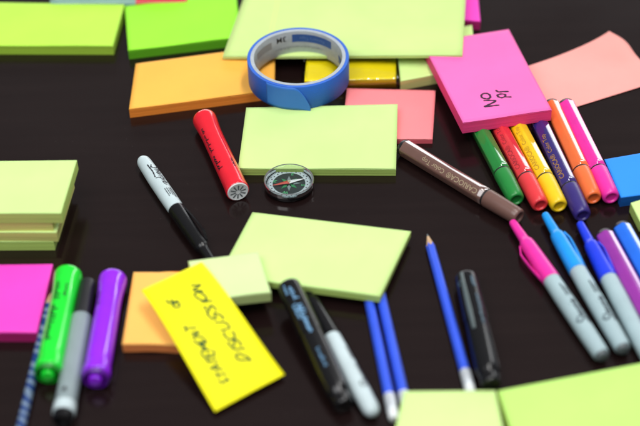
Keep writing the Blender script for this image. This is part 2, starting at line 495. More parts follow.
# golden pack in glossy film
def golden_pack():
    q = [at(304.5, 81.5, 10), at(396, 79, 10), at(396, 34, 10), at(309, 36, 10)]
    t = pad_quad('wrapped_note_pad', 'golden yellow pad in glossy clear wrapping under the large paper pad', q, 9.6, M['gold'], cat='note pad', curl=.1)
    m, tr, bp = clear_film('clear_wrapping_film', (1.0, .99, .92), .10, 1.8)
    bp.inputs['Strength'].default_value = .7; bp.inputs['Distance'].default_value = .003
    nz = [q_ for q_ in tr.nodes if q_.type == 'TEX_NOISE'][0]; nz.inputs['Scale'].default_value = 70
    V, Fc = [], []
    inv = t.matrix_world.inverted()
    L = [inv @ (p * MM) / MM for p in q]
    lx0 = min(p.x for p in L) - .9; lx1 = max(p.x for p in L) + .9; ly0 = min(p.y for p in L) - .9; ly1 = max(p.y for p in L) + .9
    prof = []
    R = 2.2; zt = 10.9
    nx = 40
    for i in range(nx + 1):
        u = i / nx; x = lx0 + (lx1 - lx0) * u
        e = min(1, min(u, 1 - u) * 14); zz = zt * (.72 + .28 * math.sqrt(e))
        row = [(ly0 - .3, .2), (ly0 - .5, zz * .5), (ly0 + .2, zz * .82), (ly0 + 1.6, zz - .3)]
        for k in range(12): row.append((ly0 + 3 + (ly1 - ly0 - 6) * k / 11, zz + .35 * mnoise.noise(Vector((x * .09, k * .9, 3)))))
        row += [(ly1 - .2, zz * .8), (ly1 + .4, .2)]
        for y, z_ in row: V.append((x, y, max(z_, .2)))
    nr_ = 18
    for i in range(nx):
        for k in range(nr_ - 1):
            a = i * nr_ + k
            Fc.append((a, a + nr_, a + nr_ + 1, a + 1))
    mesh_obj('clear_wrapping', V, Fc, m, t, smooth=180)
golden_pack()

# yellow note with writing: one slightly bowed sheet
def yellow_note():
    c = [at(215, 412.5, 3), at(284.8, 376, 2.5), at(201.7, 262, 27.5), at(141, 289.6, 24.5)]
    nl, nr, fr, fl = c
    cen = sum(c, Vector()) / 4
    y = ((fl + fr) - (nl + nr)).normalized(); x = (nr - nl); n = x.cross(y).normalized(); x = y.cross(n)
    R = Matrix((x, y, n)).transposed(); Ri = R.transposed()
    mw = R.to_4x4(); mw.translation = cen * MM
    t = thing('sticky_note', 'single yellow sticky note with two lines of dark green handwriting', 'sticky note', mw)
    L = [Ri @ (p - cen) for p in c]
    def surf(u, v, h=0):
        p = L[0].lerp(L[1], u).lerp(L[3].lerp(L[2], u), v)
        z = p.z + 3.6 * 6.75 * v * v * (1 - v) + 1.6 * (1 - v) ** 4 * (.4 + u * .6) + .5 * math.sin(3 * u + 4 * v)
        return (p.x, p.y, z + h)
    G1, G2 = 16, 40; V, Fc = [], []
    for j in range(G2 + 1):
        for i in range(G1 + 1): V.append(surf(i / G1, j / G2))
    for j in range(G2):
        for i in range(G1):
            a = j * (G1 + 1) + i; Fc.append((a, a + 1, a + G1 + 2, a + G1 + 1))
    s = mesh_obj('sheet', V, Fc, M['yellow'], t, smooth=180)
    sol = s.modifiers.new('thickness', 'SOLIDIFY'); sol.thickness = .12 * MM; sol.offset = -1
    # writing: text runs along the long side (from far end to near end); map (a along length mm, b across mm)
    Ln = 118.0; Wd = 53.0
    def place(a, b, h): return surf(min(max(1 - b / Wd, 0), 1), min(max(a / Ln, 0), 1), h + .1)
    lines = []
    l1, w1 = hand('STATEMENT', 7.2, .15, .14, seed=11, sl=.38); k = 56 / w1
    lines += [[(p[0] * k + 14, p[1] + 33) for p in l] for l in l1]
    l3, w3 = hand('OF', 6.5, .1, .2, seed=3)
    lines += [[(p[0] + 88, p[1] + 34) for p in l] for l in l3]
    l2, w2 = hand('DISCUSSION', 7.6, .15, .12, seed=5, sl=.38); k = 78 / w2
    lines += [[(p[0] * k + 22, p[1] + 13) for p in l] for l in l2]
    mesh_obj('handwriting', *ribbon(lines, 1.6, place, z0=.05), M['ink_green'], t)
GL['D'] = [[(.05, 0), (.05, 1), (.5, .9), (.7, .5), (.5, .1), (.05, 0)]]
yellow_note()

# handwriting on the pink pad, in the plane of its top sheet
def pink_writing():
    mw = pink.matrix_world; inv = mw.inverted()
    o = mw.translation / MM + (mw.to_3x3() @ Vector((0, 0, 10.9))); n = (mw.to_3x3() @ Vector((0, 0, 1))).normalized()
    def P(px, py):
        d = RX * (px - 320) + UY * (213 - py) + FWD * F
        w = CAM + d * ((o - CAM).dot(n) / d.dot(n))
        l = inv @ (w * MM) / MM
        return (l.x, l.y)
    S = [
        [(483.6, 93.2), (481.6, 94.6), (481.6, 96.8), (484.2, 98.2), (488.2, 98.4), (490.3, 97), (489.6, 94.6), (487, 93.2), (483.4, 93.1)],
        [(483.4, 100.4), (489, 100.1), (495.6, 100.5), (492.5, 102.6), (484.6, 106.4), (491, 105.7), (499.6, 104.8)],
        [(495.6, 89.6), (498.4, 91.6), (503, 91.3), (508.9, 91.2)],
        [(511.8, 96.7), (505.5, 96.5), (505.5, 94.6), (501.5, 93.7), (497.6, 94.8), (498.2, 96.4), (501.6, 97.4), (505.6, 96.2)],
    ]
    lines = []
    for s in S:
        out = []
        P2 = [s[0]] + s + [s[-1]]
        for i in range(1, len(P2) - 2):
            a, b, c, d = P2[i - 1:i + 3]
            for k in range(5):
                q = k / 5
                out.append(P(*(.5 * (2 * b[j] + (c[j] - a[j]) * q + (2 * a[j] - 5 * b[j] + 4 * c[j] - d[j]) * q * q + (3 * b[j] - a[j] - 3 * c[j] + d[j]) * q ** 3) for j in (0, 1))))
        out.append(P(*s[-1]))
        lines.append(out)
    mesh_obj('handwriting', *ribbon(lines, 1.9, lambda u, v, h: (u, v, 10.62 + h), z0=.12), M['ink_pen'], pink)
pink_writing()

# coral sheet, lifting at its far right corner
def coral_sheet():
    nl, nr, fr, fl = at(500, 131, .4), at(662, 80.5, .4), at(617, 36.5, .4), at(478, 83, .4)
    c = (nl + nr + fr + fl) / 4
    mw = Matrix.Translation(c * MM)
    t = thing('sticky_note', 'big coral pink sheet with a lifted corner under the pink pad and felt pens', 'sticky note', mw)
    G = 40; V, Fc = [], []
    for j in range(G + 1):
        for i in range(G + 1):
            u, v = i / G, j / G
            p = nl.lerp(nr, u).lerp(fl.lerp(fr, u), v) - c
            cu = max(0, (u + v * .8 - 1.25) / .55)
            z = .3 + 9 * cu ** 2.2 + 2.6 * max(0, u - .8) / .2 * math.sin(v * 6.0) ** 2 * v
            back = 3.0 * cu ** 2
            pull = 9 * (max(0, u - .78) / .22) ** 1.6 * (max(0, v - .72) / .28) ** 1.6
            p = p - Vector((.75, .45, 0)) * pull
            V.append((p.x - back * .8, p.y - back * .3 - (2.5 * max(0, u - .85) / .15 * math.sin(v * PI)), z))
    for j in range(G):
        for i in range(G):
            a = j * (G + 1) + i; Fc.append((a, a + 1, a + G + 2, a + G + 1))
    s = mesh_obj('sheet', V, Fc, M['coral'], t, smooth=180)
    sol = s.modifiers.new('thickness', 'SOLIDIFY'); sol.thickness = .14 * MM; sol.offset = 1
coral_sheet()

# ------------------------------------------------------------------ pens
def between(p0, p1, roll=0.0):
    A, B = at(*p0), at(*p1)
    return frame(A, B - A, roll=roll), (B - A).length

def felt_pen(p0, p1, color, label, matn, L=126.0, text=None, textm='ink_gold', roll=-.65, name='felt_pen', anchor_len=None, rgb=None, text_flip=False):
    """p0 = middle of the cap's end, p1 = a point further along the axis"""
    mw, _ = between(p0, p1, roll)
    t = thing(name, label, 'felt pen', mw, None)
    R = 7.5
    body_m = plastic(matn + '_barrel', color, .14, .6, .02, 1.0)
    cap_m = plastic(matn + '_cap', tuple(min(1, c * 1.0 + .004) for c in color), .33, .45)
    capL = 33.0
    cap = [(1.6, 3.0), (1.4, 3.7), (.5, 4.1), (0, 4.7), (0, 5.3), (.4, 6.0), (1.4, 6.6), (6, 6.95), (20, 7.3), (capL - .8, 7.55), (capL, 7.4)]
    mesh_obj('cap', *lathe(cap, 72), cap_m, t, smooth=35)
    mesh_obj('dark_band', *lathe([(capL - .2, 7.0), (capL + 1.9, 7.0)], 72), M['black_soft'], t, smooth=35)
    body = [(capL + 1.8, 7.2), (capL + 2.1, R), (L - 8, R), (L - 3.6, R)]
    prof = []
    for (a, b) in zip(body, body[1:]):
        n = max(1, int((b[0] - a[0]) / 6))
        prof += [(a[0] + (b[0] - a[0]) * k / n, a[1] + (b[1] - a[1]) * k / n) for k in range(n)]
    prof.append(body[-1])
    mesh_obj('barrel', *lathe(prof, 96, flat=(6, .8)), body_m, t, smooth=60)
    mesh_obj('end_plug', *lathe([(L - 3.7, 7.05), (L - 1.2, 6.7), (L - .3, 6.1), (L, 5.0)], 64), M['black_soft'], t, smooth=30)
    if text:
        top = R * (1 - .8) + (R * math.cos(PI / 6) * 1.04) * .8
        geo = []
        sgn = -1 if text_flip else 1
        for s, x, size in text:
            def place(u, v, h, x=x): return (x + sgn * u, sgn * v, top + .02 + h)
            geo.append(text_geo(s, size, place, .0))
        mesh_obj('printed_lettering', *merge(*geo), M[textm], t)
    return t

felt_pen((519.5, 217.5, 7.2), (403, 147, 7.4), (.15, .075, .06), 'brown felt pen lying alone right of the lime pad', 'brown_pen', L=126,
         text=[('CARIOCA®', 56, 6.2), ('Color Top', 87, 5.6)], textm='ink_gold', roll=-.745)
ROWT = [('CARIOCA®', 56, 5.8), ('Color Top', 86, 5.4)]
felt_pen((516.5, 200, 7.2), (485, 140, 7.4), (.010, .22, .035), 'green felt pen, leftmost of the fan under the pink pad', 'green_pen')
felt_pen((540.5, 205.5, 7.2), (507, 142.5, 7.4), (.72, .035, .045), 'red felt pen in the fan, between the green and yellow ones', 'red_pen', text=ROWT, textm='ink_red')
felt_pen((559.5, 206.5, 7.2), (526.5, 143.5, 7.4), (.85, .56, .006), 'yellow felt pen in the fan, between the red and navy ones', 'yellow_pen', text=ROWT, textm='ink_amber')
felt_pen((583, 216, 7.2), (545.5, 136.5, 7.4), (.030, .016, .16), 'navy felt pen in the fan, between the yellow and orange ones', 'navy_pen', text=ROWT, textm='ink_amber')
felt_pen((593.6, 198.5, 7.2), (551.5, 106, 7.4), (.85, .155, .035), 'orange felt pen in the fan, beside the pink pad corner', 'orange_pen')
felt_pen((611.5, 198, 7.2), (567.5, 108, 7.4), (.78, .025, .36), 'hot pink felt pen, rightmost of the fan', 'hot_pink_pen')
# two more lying with their far ends in view near the right edge
felt_pen((678, 372, 7.2), (605, 237, 7.4), (.30, .030, .34), 'purple felt pen at the right edge, between the two blue ones', 'purple_pen')
felt_pen((702, 372, 7.2), (622, 229, 7.4), (.012, .16, .80), 'bright blue felt pen at the right edge beside the purple one', 'azure_pen')

def fix_far(t, px, py, L=126.0):
    """slide a pen along its own axis so that its far end stands at the given spot"""
    mw = t.matrix_world.copy(); x = mw.to_3x3() @ Vector((1, 0, 0))
    mw.translation = (at(px, py, 7.2) - x * L) * MM; t.matrix_world = mw
for o in list(COL.objects):
    if o.type == 'EMPTY' and o.get('label', '').startswith('purple felt pen'): fix_far(o, 603.5, 234)
    if o.type == 'EMPTY' and o.get('label', '').startswith('bright blue felt pen'): fix_far(o, 620.5, 226.5)

def clip_geo(x0, x1, r, w, lift, curve=0.0):
    """a pocket clip standing off the cap, attached near x1"""
    V, Fc = [], []
    n = 24
    for i in range(n + 1):
        s = i / n; x = x0 + (x1 - x0) * s
        h = r + lift * math.sin(min(1, s * 1.25) * PI * .5) * (1 - max(0, s - .8) / .2 * 1.0) + .15
        ww = w * (.75 + .35 * math.sin(PI * min(1, s * 1.1)))
        for (y, dz) in ((-ww, 0), (-ww * .7, .55), (ww * .7, .55), (ww, 0), (ww * .8, -.5), (-ww * .8, -.5)):
            V.append((x, y, h + dz))
    for i in range(n):
        for k in range(6):
            k2 = (k + 1) % 6; Fc.append((i * 6 + k, i * 6 + k2, (i + 1) * 6 + k2, (i + 1) * 6 + k))
    Fc.append(tuple(range(6))[::-1]); Fc.append(tuple(n * 6 + k for k in range(6)))
    return V, Fc

def fine_marker(tip, tail, label, cap_m, barrel_m, L=140.0, capf=.455, clip_roll=0.0, logo=None, plug=None, group=None, narrow=23.0, lift=2.2, logo_rot=0.0, name='fine_marker', ink_key='ink_black', fat=1.13, stroke=.8):
    """tip = end of the narrow cap tip, tail = rounded barrel end"""
    mw, D = between(tip, tail)
    t = thing(name, label, 'marker pen', mw, group)
    k = L / 140.0
    capL = L * capf
    nose = [(0, 1.2), (.4, 2.2), (1.4, 2.75), (narrow * .55, 3.2), (narrow - 2, 3.55)]
    shoulder = [(narrow, 4.3), (narrow + 2.5, 4.9), (narrow + 10, 5.3), (capL - 8, 5.9), (capL - 2, 6.05), (capL, 6.0)]
    mesh_obj('cap', *lathe(smooth_profile(nose + shoulder, 1.2), 64, cap1=True), cap_m, t, smooth=50)
    cl = mesh_obj('clip', *clip_geo(capL - 1, narrow + 3, 5.2, 1.7, lift), cap_m, t, smooth=30)
    cl.matrix_local = Matrix.Rotation(clip_roll, 4, 'X')
    bar = [(capL, 5.65), (capL + .6, 5.75), (capL + 20, 5.95), (L - 30, 5.85), (L - 8, 5.2)] + [(L - 8 + 8 * math.sin(a), 5.2 * math.cos(a) ** .8) for a in (math.radians(q) for q in (20, 35, 50, 62, 73, 82))]
    if plug:
        bar = [(capL, 5.65), (capL + .6, 5.75), (capL + 20, 5.95), (L - 30, 5.85), (L - 6, 5.3), (L - 3, 4.9)]
        mesh_obj('end_plug', *lathe([(L - 3, 4.4), (L - 1.4, 4.2), (L - .2, 3.2), (L, 2.2)], 48), plug, t, smooth=40)
    mesh_obj('barrel', *lathe(bar, 64), barrel_m, t, smooth=50)
    if logo:
        # reads from the tail towards the cap
        s, x0 = logo
        a0 = logo_rot
        pl = cyl_place(5.98, a0)
        def place(u, v, h): return pl(x0 - u, -v, h)
        lines = [[(p[0] * s, p[1] * s) for p in l] for l in SCRIPT]
        g = [ribbon(lines, stroke, place)]
        for i, (w_, hh) in enumerate(((13, .9), (10.5, .55), (9, .55), (11, .55))):
            y = 2.6 - i * 1.45
            u0 = 6.1 * s
            seg = [(u0 + w_ * q / 12, y) for q in range(13)]
            g.append(ribbon([seg], hh, place))
        mesh_obj('printed_logo', *merge(*g), M[ink_key], t)
    for ch in t.children: ch.scale = (1, fat, fat)
    return t

fine_marker((212.5, 262.5, 6.8), (143.5, 161.5, 6.8), 'black capped fine marker with pale printed barrel, left of the red marker', M['black'], M['barrel'], L=143, capf=.485, clip_roll=.9, lift=2.6,
            logo=(5.3, 123), logo_rot=-.2, narrow=18)
fine_marker((303, 285, 5.4), (375, 416.5, 6.9), 'black capped fine marker with pale barrel beside the thick black marker', M['black'], M['barrel'], L=137, capf=.43, clip_roll=2.6, narrow=18, logo=(4.6, 116), logo_rot=1.1)
cp = plastic('bright_pink_cap_plastic', (.86, .03, .36), .3); cb = plastic('sky_blue_cap_plastic', (.01, .30, .82), .3); cd = plastic('royal_blue_cap_plastic', (.012, .045, .72), .3)
fine_marker((512.5, 222, 6.8), (604, 358.5, 6.9), 'pink capped fine marker with pale blue barrel', cp, M['barrel_blue'], L=152, capf=.455, clip_roll=1.75, lift=2.7, plug=M['plug_grey'], logo=(4.6, 121), logo_rot=.5, narrow=24, ink_key='ink_grey', stroke=1.15)
fine_marker((545, 214.5, 6.8), (624.5, 351, 6.9), 'sky blue capped fine marker with pale blue barrel', cb, M['barrel_blue'], L=151, capf=.44, clip_roll=-1.0, lift=1.4, plug=M['plug_grey'], logo=(4.6, 125), logo_rot=.5, narrow=24, ink_key='ink_grey', stroke=1.15)
fine_marker((580, 223.5, 6.8), (652, 362, 6.9), 'royal blue capped fine marker with pale blue barrel', cd, M['barrel_blue'], L=151, capf=.42, clip_roll=-1.0, lift=1.4, plug=M['plug_grey'], narrow=24, logo=(4.6, 125), logo_rot=1.6, ink_key='ink_grey', stroke=1.15)

def squiggle(x0, x1, y, amp, seed, loops=9):
    """an unreadable line of joined-up writing: humps, loops and a few tall strokes"""
    rnd = random.Random(seed); out = []; x = x0; d = 1 if x1 > x0 else -1; w = abs(x1 - x0) / loops
    for i in range(loops):
        kind = rnd.choice('hhltoo'); ww = w * rnd.uniform(.7, 1.2) * d
        tall = {'h': 1.0, 'o': .9, 'l': 2.1, 't': 1.7}[kind]; t_ = tall * amp * rnd.uniform(.85, 1.15) * -d * -1
        if kind == 'o': seq = [(.6, .9), (.1, .7), (.1, .1), (.6, 0), (.75, .6), (.8, .05)]
        elif kind == 'h': seq = [(.05, .9), (.1, 0), (.25, .75), (.6, .9), (.7, .0)]
        else: seq = [(.4, .9), (.25, 1.0), (.2, .1), (.6, 0)]
        for (u, v) in seq: out.append((x + u * ww, y + (v * t_ - amp * .5)))
        x += ww
    return out

def highlighter(far, near, label, color, mname, L=115.0, nub=True, cat='highlighter', name='highlighter', text=None, roll=0, Rm=8.3, textm='ink_black', fat=1.14):
    mw, _ = between(far, near)
    t = thing(name, label, cat, mw)
    m = plastic(mname, color, .17, .5, .04, .35)
    k = L / 115
    prof = [(0, 5.8), (.35, 7.5), (1.6, 8.8), (4, 9.3), (9, 9.1), (20, 8.35), (30, 8.1), (50, 8.15), (80 * k, 8.25)]
    ln = 96 * k if nub else 100 * k
    if nub: prof += [(ln - 10, 8.1), (ln - 4, 8.6), (ln, 8.75), (ln + 1.4, 8.5), (ln + 1.6, 6.6), (ln + .2, 5.5)]
    else: prof += [(L - 10, 8.35), (L - 3, 8.6), (L - .6, 8.55), (L, 8.3)]
    sp = smooth_profile(prof, 1.2)
    mesh_obj('barrel', *lathe(sp, 80, cap1=not nub or True), m, t, smooth=45)
    if nub:
        mesh_obj('rim', *lathe([(ln + 1.5, 8.3), (ln + 4.2, 8.2), (ln + 4.8, 7.6), (ln + 4.7, 6.9), (ln + 1.2, 6.5)], 64), plastic(mname + '_rim', tuple(c * .35 for c in color), .35), t, smooth=45)
        mesh_obj('nub', *lathe([(ln - 1, 4.3), (ln + 5.2, 4.2), (ln + 6.2, 3.8), (ln + 6.5, 2.8)], 48), m, t, smooth=45)
    else:
        # pale end plug with spokes
        mesh_obj('end_plug', *lathe([(L - .5, 7.9), (L + .5, 7.8), (L + .9, 7.3), (L + .7, 6.7)], 64), M['white'], t, smooth=30)
        g = []
        for q in range(10):
            a = q * 2 * PI / 10 + .2
            c, s = math.cos(a), math.sin(a)
            x = L + .95
            pts = [(x, c * 1.8 - s * .35, s * 1.8 + c * .35), (x, c * 1.8 + s * .35, s * 1.8 - c * .35), (x, c * 5.9 + s * .55, s * 5.9 - c * .55), (x, c * 5.9 - s * .55, s * 5.9 + c * .55)]
            g.append((pts, [(0, 1, 2, 3)]))
        mesh_obj('end_spokes', *merge(*g), M['plug_grey'], t)
    if text:
        g = []
        for (x0, x1, a, amp, sd, w) in text:
            g.append(ribbon([squiggle(x0, x1, 0, amp, sd, max(2, int(abs(x1 - x0) / 3.6)))], w, cyl_place(8.36, a)))
        mesh_obj('printed_lettering', *merge(*g), M[textm], t)
    for ch in t.children: ch.scale = (1, fat, fat)
    return t

highlighter((203.6, 117.5, 9.6), (238, 191.6, 9.2), 'red marker with a pale spoked end, between the black capped marker and the lime pad', (.80, .012, .030), 'red_marker_plastic', L=103, nub=False, fat=1.10,
            cat='marker pen', name='marker', text=[(22, 30, -.85, 2.0, 5, .6), (31, 57, -.95, 1.6, 2, .6), (60, 82, -.95, 2.3, 3, .75), (70, 82, .5, 1.5, 8, .7)])
highlighter((69, 273, 10), (45.5, 386, 9.8), 'green highlighter between the striped pencil and the grey marker', (.010, .74, .035), 'green_highlighter_plastic', L=117,
            text=[(18, 40, -.45, 1.8, 4, .8), (42, 82, -.4, 2.4, 6, 1.0), (20, 34, .3, 1.1, 9, .6)])
highlighter((113.5, 277, 10), (93.5, 391, 9.8), 'purple highlighter right of the grey marker', (.29, .018, .80), 'purple_highlighter_plastic', L=117,
            text=[(22, 40, -.75, 1.0, 4, .6)])

def grey_marker():
    mw, L = between((88, 283, 7.4), (63, 418, 7.4))
    t = thing('marker', 'silver grey marker with black cap, between the green and purple highlighters', 'marker pen', mw)
    L = 132
    mesh_obj('cap', *lathe(smooth_profile([(0, 4.5), (.6, 5.6), (2, 6.2), (20, 6.5), (36, 6.8), (37, 6.7)], 2), 64, flat=(12, .3)), M['black_soft'], t, smooth=30)
    mesh_obj('barrel', *lathe(smooth_profile([(35.5, 5.6), (36.5, 6.9), (39, 7.4), (60, 7.5), (L - 14, 7.5), (L - 13, 7.3)], 2), 64), M['barrel_grey'], t, smooth=40)
    mesh_obj('end_collar', *lathe([(L - 13, 7.6), (L - 12.5, 7.8), (L - 5, 7.8), (L - 4.5, 7.5)], 64), M['barrel'], t, smooth=30)
    mesh_obj('end_plug', *lathe([(L - 4.5, 6.9), (L + .5, 6.6), (L + 1.4, 5.6), (L - 1, 5.0)], 64), M['black'], t, smooth=30)
    tri = [(-2.2, -1.5), (2.2, 0), (-2.2, 1.5)]
    mesh_obj('printed_mark', *ribbon([[(L - 19, -1.4), (L - 23, 0), (L - 19, 1.4)], [(L - 19, -.6), (L - 22, 0), (L - 19, .6)]], 1.0, cyl_place(7.52, -.1)), M['ink_black'], t)
grey_marker()

def black_marker(p0, p1, label, L, clip=False, texts=(), R=8.6, logo_m='ink_blue'):
    mw, _ = between(p0, p1)
    t = thing('thick_marker', label, 'marker pen', mw)
    c = 46.0
    mesh_obj('cap', *lathe(smooth_profile([(0, 6.2), (.5, 7.6), (2.2, 8.5), (8, 8.7), (c, 9.0), (c + .3, 8.8)], 2), 80), M['black'], t, smooth=35)
    mesh_obj('barrel', *lathe(smooth_profile([(c, 8.2), (c + .6, 8.55), (L - 24, 8.6), (L - 12, 8.3), (L - 9, 7.2), (L - 2, 7.0), (L - .3, 6.4), (L, 5.4)], 1.5), 80), M['black'], t, smooth=35)
    if clip:
        cl = mesh_obj('clip', *clip_geo(c + 14, 3, 8.6, 1.6, 1.0), M['smoke'], t, smooth=30)
        cl.matrix_local = Matrix.Rotation(clip, 4, 'X')
    g = []
    for (x0, x1, a, amp, sd, w) in texts:
        g.append(ribbon([squiggle(x0, x1, 0, amp, sd, max(2, int(abs(x1 - x0) / 2.8)))], w, cyl_place(9.02, a)))
    if g: mesh_obj('printed_logo', *merge(*g), M[logo_m], t)
black_marker((288, 285, 20.5), (336.5, 388, 9.2), 'thick black marker with pale blue print leaning on the edge of a lime pad', 113,
             texts=[(5, 16, -.62, 1.6, 3, .7), (9, 24, -.25, 1.7, 4, .8), (24, 40, -.58, 1.5, 7, .9), (26, 56, -.22, 2.0, 12, 1.0), (66, 84, -.3, 1.2, 9, .5)])
black_marker((466, 277, 8.8), (490, 381, 8.8), 'thick black marker with a smoky clip, right of the upright blue pencil', 108, clip=.5,
             texts=[(8, 20, .30, 2.2, 5, 1.0), (26, 60, .35, 1.6, 6, .8), (10, 16, -.95, 1.5, 7, .8)], logo_m='ink_smoke')

def far_marker():
    mw, _ = between((188, 2.5, 6), (47, 4.2, 6))
    t = thing('marker', 'red capped pen with grey teal barrel at the top edge behind the green pad', 'marker pen', mw)
    mesh_obj('cap', *lathe(smooth_profile([(0, 2.5), (1, 4.5), (8, 5.4), (46, 6.2), (47, 6.0)], 2), 48), plastic('red_cap_plastic', (.62, .015, .03), .3), t, smooth=40)
    mesh_obj('barrel', *lathe(smooth_profile([(46, 5.4), (47, 5.9), (80, 6.1), (126, 5.4), (130, 3.5)], 2), 48), plastic('grey_teal_barrel', (.20, .36, .31), .35), t, smooth=40)
    cl = mesh_obj('clip', *clip_geo(44, 8, 5.6, 1.5, 1.6), plastic('red_clip_plastic', (.55, .015, .03), .3), t, smooth=30)
far_marker()

# ------------------------------------------------------------------ pencils
def pencil(tip, end, label, L=168.0, body=None, group=None, fatness=3.75):
    mw, _ = between(tip, end)
    t = thing('pencil', label, 'pencil', mw, group)
    R = fatness
    mesh_obj('lead', *lathe([(0, .25), (3.2, .95), (3.4, 1.0)], 24), M['plug_grey'], t, smooth=60)
    wood, tr, b = M.get('wood'), None, None
    mesh_obj('sharpened_wood', *lathe([(3.3, 1.0), (9, 2.2), (14.0, 3.25), (15.2, 3.4)], 36, cap0=True), wood, t, smooth=60)
    V, Fc = lathe([(13.6, 3.25), (15.0, R), (60, R), (110, R), (L - 22, R)], 48, flat=(6, .9))
    V = [(x + (1.3 * math.cos(6 * (k % 48) / 48 * 2 * PI) if k < 96 else 0), y, z) for k, (x, y, z) in enumerate(V)]
    mesh_obj('painted_barrel', V, Fc, body, t, smooth=25)
    mesh_obj('ferrule', *lathe([(L - 22, 3.6), (L - 21, 3.95), (L - 18, 3.8), (L - 16, 3.95), (L - 13, 3.8), (L - 8, 3.95), (L - 7.5, 3.7)], 32), M['ferrule'], t, smooth=50)
    mesh_obj('eraser', *lathe([(L - 7.5, 3.6), (L - 2, 3.6), (L - .5, 3.1), (L, 2.2)], 32), M['white'], t, smooth=40)
    return t
def wood_mat():
    m, t, b = nt('pencil_wood'); tc = N(t, 'ShaderNodeTexCoord'); mp = N(t, 'ShaderNodeMapping'); mp.inputs['Scale'].default_value = (60, 900, 900)
    t.links.new(tc.outputs['Object'], mp.inputs['Vector']); n = N(t, 'ShaderNodeTexNoise', i_Scale=1.0, i_Detail=3.0); t.links.new(mp.outputs[0], n.inputs['Vector'])
    t.links.new(mix(t, ramp(t, n.outputs['Fac'], .3, .7), (.62, .42, .25), (.45, .27, .14)), b.inputs['Base Color']); b.inputs['Roughness'].default_value = .7
    return m
M['wood'] = wood_mat()
M['ferrule'] = plastic('silver_white_ferrule', (.62, .66, .70), .28, .6); M['ferrule'].node_tree.nodes['Principled BSDF'].inputs['Metallic'].default_value = .35
pblue = plastic('blue_pencil_paint', (.035, .10, .72), .3)
M['pblue'] = pblue
pencil((427.2, 234, 3.8), (470, 390, 3.8), 'blue pencil pointing away, left of the clipped black marker', L=166, body=pblue)
pencil((357, 243, 3.8), (393.5, 416, 3.8), 'left blue pencil of the pair under the askew lime pad', L=178, body=pblue)
pencil((369, 243, 3.8), (407.5, 412, 3.8), 'right blue pencil of the pair under the askew lime pad', L=176, body=pblue)
def striped():
    m, t, b = nt('blue_white_swirl_wrap'); tc = N(t, 'ShaderNodeTexCoord'); sp = N(t, 'ShaderNodeSeparateXYZ'); t.links.new(tc.outputs['Object'], sp.inputs[0])
    mp = N(t, 'ShaderNodeMapping'); mp.inputs['Rotation'].default_value = (0, 0, .55); t.links.new(tc.outputs['Object'], mp.inputs['Vector'])
    w = N(t, 'ShaderNodeTexWave', i_Scale=42.0, i_Distortion=5.0, i_Detail=1.0); t.links.new(mp.outputs[0], w.inputs['Vector'])
    c = mix(t, ramp(t, w.outputs['Fac'], .45, .6), (.014, .05, .22), (.20, .28, .40))
    t.links.new(c, b.inputs['Base Color']); b.inputs['Roughness'].default_value = .22; b.inputs['Metallic'].default_value = .25
    return m
pencil((52, 291, 3.8), (20.5, 428, 3.8), 'pencil with a blue and white swirl pattern left of the green highlighter', L=176, body=striped(), fatness=3.3)

